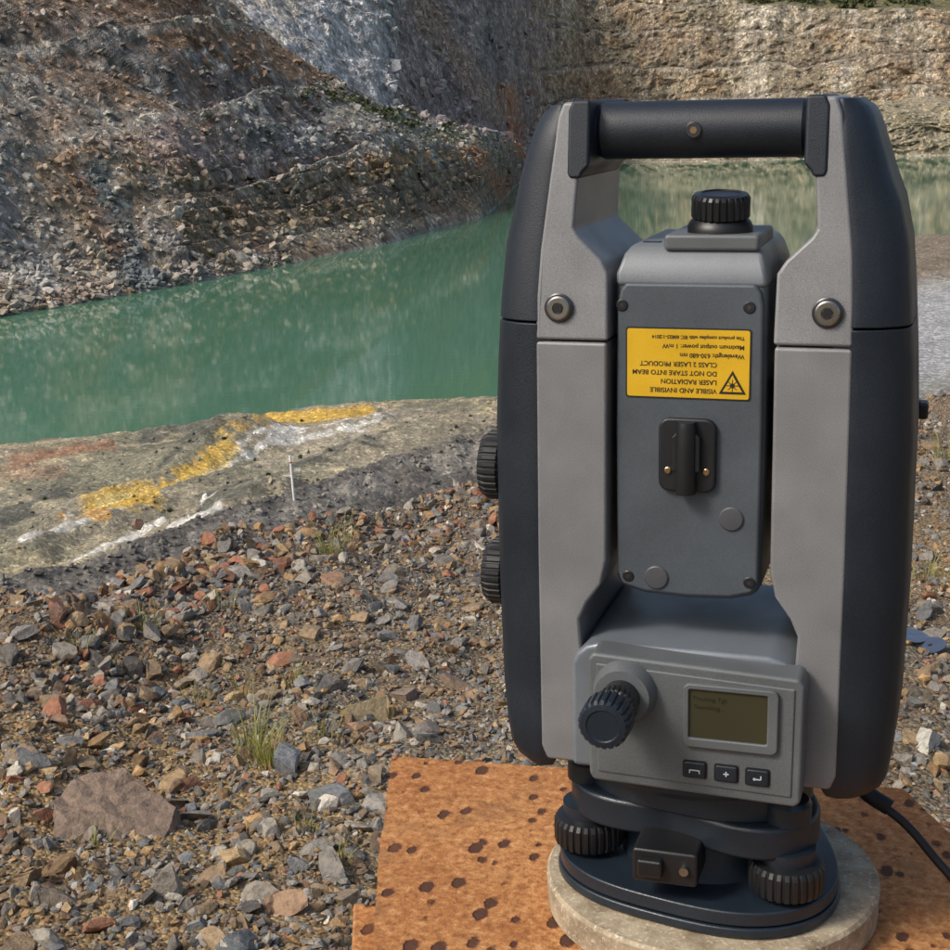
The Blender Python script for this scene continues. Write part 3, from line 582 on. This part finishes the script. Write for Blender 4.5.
# the big half-buried flat slab
sp_=onground(108,832); r=np.random.default_rng(5); pts=[]
bm=bmesh.new(); ang=np.sort(r.uniform(0,6.28,9)); top=[];bot=[]
for a_ in np.linspace(0,6.28,11)[:-1]:
    rr=r.uniform(.8,1.1); X_=.165*rr*math.cos(a_); Y_=.14*rr*math.sin(a_)
    top.append(bm.verts.new((X_*.9,Y_*.9,.035+.05*Y_/.14+r.uniform(-.006,.006)))); bot.append(bm.verts.new((X_*1.05,Y_*1.05,-.08)))
cv=bm.verts.new((0,0,.045))
for i in range(10):
    j=(i+1)%10; bm.faces.new((top[i],top[j],cv)); bm.faces.new((bot[i],bot[j],top[j],top[i]))
bmesh.ops.subdivide_edges(bm,edges=bm.edges[:],cuts=3,use_grid_fill=True)
for v in bm.verts: v.co+=Vector([r.normal()*.0035 for _ in range(3)])
me=bpy.data.meshes.new('flat_rock_slab'); bm.to_mesh(me); bm.free(); colattr(me,'Col',np.tile(np.array([[.18,.13,.095]]),(len(me.vertices),1))); me.materials.append(sm_.m)
o=link(bpy.data.objects.new('flat_rock_slab',me)); o.location=(sp_[0],sp_[1],sp_[2]+.0); o.rotation_euler=(.1,0,.3)
# scree boulders on far wall and berm
def terr_pts(n,k0,k1,b0,b1):
    w=np.where((KS>k0)&(KS<k1)&(B>b0)&(B<b1))[0]; i=rng.choice(w,n); return np.stack([x[i],y[i],z[i]],1),C[i]
p,c=terr_pts(8500,11.1,14,-100,540); p1,c1=terr_pts(1500,11.02,11.3,-100,300); p2,c2=terr_pts(1500,15,16.9,400,560); p=np.concatenate([p,p1,p2]); c=np.concatenate([c,c1,c2]); s=.13*(6.0**(rng.uniform(0,1,len(p))**2.8)); c=c*1.0+rng.uniform(0,.16,(len(p),1))*rng.uniform(0,1,(len(p),1))
s[-1500:]*=2.2
bs=M('boulder'); n=bs.noise(2.5,3,.7); bs.set('Base Color',bs.mix(bs.attr('Col'),bs.ramp(n,[(.3,.6),(.7,1.4)]),1,'MULTIPLY')).set('Roughness',.9)
scatter('scree_boulders',p,s,1,bs.m,.35,c)
p,c=terr_pts(2600,4.1,5.1,-50,560); p1,c1=terr_pts(3000,5.2,8,-50,560); p=np.concatenate([p,p1]); c=np.concatenate([c,c1]); s=.03*(5.5**(rng.uniform(0,1,len(p))**2.6)); scatter('bench_stones',p,s,1,bs.m,.3,c*rng.uniform(.6,1.4,(len(p),1)))
# ------------------------------------------------------------ grass tufts
gr=M('grass_blade'); gr.set('Base Color',gr.mix((.12,.16,.02),(.34,.30,.09),gr.noise(9,2))).set('Roughness',.6)
def tufts(name,items):
    bm=bmesh.new()
    for (px_,py_,pz_,nb,h,sp_) in items:
        for _ in range(nb):
            a=random.uniform(0,6.28); r=random.uniform(0,sp_); bx,by=px_+r*math.cos(a),py_+r*math.sin(a); hh=h*random.uniform(.45,1.1); lean=random.uniform(.1,.7)*hh; w=.0020*random.uniform(.7,1.4); wa=random.uniform(0,3.14)
            prev=None
            for i in range(5):
                t=i/4; cx=bx+math.cos(a)*lean*t*t; cy=by+math.sin(a)*lean*t*t; cz=pz_+hh*t*(1-.18*t); ww=w*(1-t*.9)
                q0=bm.verts.new((cx-ww*math.cos(wa),cy-ww*math.sin(wa),cz)); q1=bm.verts.new((cx+ww*math.cos(wa),cy+ww*math.sin(wa),cz))
                if prev: bm.faces.new((prev[0],prev[1],q1,q0))
                prev=(q0,q1)
    me=bpy.data.meshes.new(name); bm.to_mesh(me); bm.free(); me.materials.append(gr.m); link(bpy.data.objects.new(name,me))
its=[]
for Bx,dist,nb,h,sp_ in ((252,3.75,70,.15,.05),(240,3.85,30,.26,.06),(325,6.6,50,.28,.07),(130,5.1,40,.12,.08),(285,4.6,24,.13,.05),(230,3.9,22,.2,.04),(290,3.3,16,.1,.04),(60,4.9,26,.1,.06),(180,4.6,24,.12,.06),(320,3.1,14,.12,.03),(210,5.4,24,.12,.06),(380,4.2,16,.1,.04),(60,3.3,14,.08,.04),(930,6,40,.15,.1),(945,9,50,.25,.15),(900,8,40,.2,.1),(340,7.0,14,.3,.06),(225,4.6,10,.22,.03),(310,4.0,12,.18,.04)):
    mx,my=bear(Bx,dist); its.append((mx,my,float(hgt(np.array([math.atan2(mx,my)]),np.array([dist]))[0])-.01,nb,h,sp_))
tufts('grass_tufts',its)
# ------------------------------------------------------------ marker pole
mx,my=bear(293,bermd[5]-1.0); mz=float(hgt(np.array([math.atan2(mx,my)]),np.array([bermd[5]-1.]))[0])
mp=bpy.data.objects.new('marker_pole',None); link(mp); mp.location=(mx,my,mz)
mW=paint('white_paint',(.7,.7,.68),.6,.1,0,0,5); mR=paint('red_band',(.4,.08,.05),.6,.1,0,0,5)
lathe('pole',[(40,-200),(40,1450),(34,1490),(10,1500)],(0,0,0),(-.04,0,1),mW,mp,16); lathe('band',[(44,0),(44,50)],(-50,0,1250),(-.04,0,1),mR,mp,16)
# ------------------------------------------------------------ distant trees on the rim
lf=M('distant_foliage'); lf.set('Base Color',lf.mix((.025,.04,.012),(.085,.10,.03),lf.noise(.35,3))).set('Roughness',.9)
V=[];Fq=[]
def clump(cx,cy,cz,r,h,n):
    for _ in range(n):
        a=rng.uniform(0,6.28); t=rng.uniform(0,1); rr=r*math.sqrt(rng.uniform(0,1))*(1-abs(t-.45)*1.1); c=np.array([cx+rr*math.cos(a),cy+rr*math.sin(a),cz+t*h]); u=rng.normal(size=3); u/=np.linalg.norm(u); w=np.cross(u,rng.normal(size=3)); w/=np.linalg.norm(w); s=rng.uniform(.15,.35)*max(r,.4)*.6
        b=len(V); V.extend([c-u*s-w*s,c+u*s-w*s,c+u*s+w*s,c-u*s+w*s]); Fq.append((b,b+1,b+2,b+3))
i17=int(np.argmin(np.abs(ks-17.15)))
for _ in range(70):
    Bx=rng.uniform(735,905); mx,my=bear(Bx,1); a=math.atan2(mx,my); j=int(np.searchsorted(azs,math.degrees(a))); ii=i17+int(rng.integers(0,14)); v=np.array([x.reshape(nr,nc)[ii,j],y.reshape(nr,nc)[ii,j],z.reshape(nr,nc)[ii,j]]); clump(*v,rng.uniform(1.2,3),rng.uniform(2.5,5),60)
me=bpy.data.meshes.new('distant_trees'); mkmesh(me,np.array(V),np.array(Fq),False); me.materials.append(lf.m); link(bpy.data.objects.new('distant_trees',me))
V=[];Fq=[]
for pt_ in list(terr_pts(26,13.5,14.3,330,480)[0])+list(terr_pts(30,11.5,13.6,560,1000)[0])+list(terr_pts(25,14,15.5,600,1000)[0])+list(terr_pts(10,13.4,14,200,480)[0]): clump(*pt_,rng.uniform(.5,1.3),rng.uniform(.6,1.4),26)
for pt_ in list(terr_pts(30,5.1,7.8,-50,540)[0]): clump(*pt_,rng.uniform(.05,.13),rng.uniform(.05,.13),14)
me=bpy.data.meshes.new('shrubs'); mkmesh(me,np.array(V),np.array(Fq),False); me.materials.append(lf.m); link(bpy.data.objects.new('shrubs',me))
# ------------------------------------------------------------ discarded compact discs
cdm=M('compact_disc_foil'); cdm.set('Base Color',cdm.mix((.30,.33,.42),(.6,.55,.5),cdm.noise(30,2))).set('Metallic',1.).set('Roughness',.3)
for Bx,dist,tl in ((927,5.0,.3),(940,4.75,-.25),(920,4.8,.1)):
    mx,my=bear(Bx,dist); h=float(hgt(np.array([math.atan2(mx,my)]),np.array([dist]))[0])
    bm=bmesh.new(); n=48; rings=[[bm.verts.new((r*math.cos(6.2832*i/n),r*math.sin(6.2832*i/n),zz)) for i in range(n)] for r,zz in ((7.5,0),(50,0),(50,1.2),(7.5,1.2))]
    for q_ in range(4):
        A,B_=rings[q_],rings[(q_+1)%4]
        for i in range(n): bm.faces.new((A[i],A[(i+1)%n],B_[(i+1)%n],B_[i]))
    o=finish('compact_disc',bm,cdm.m,None,0,taper=False); o.location=(mx,my,h+.02); o.rotation_euler=(.12,tl,0)
print('verts',N)
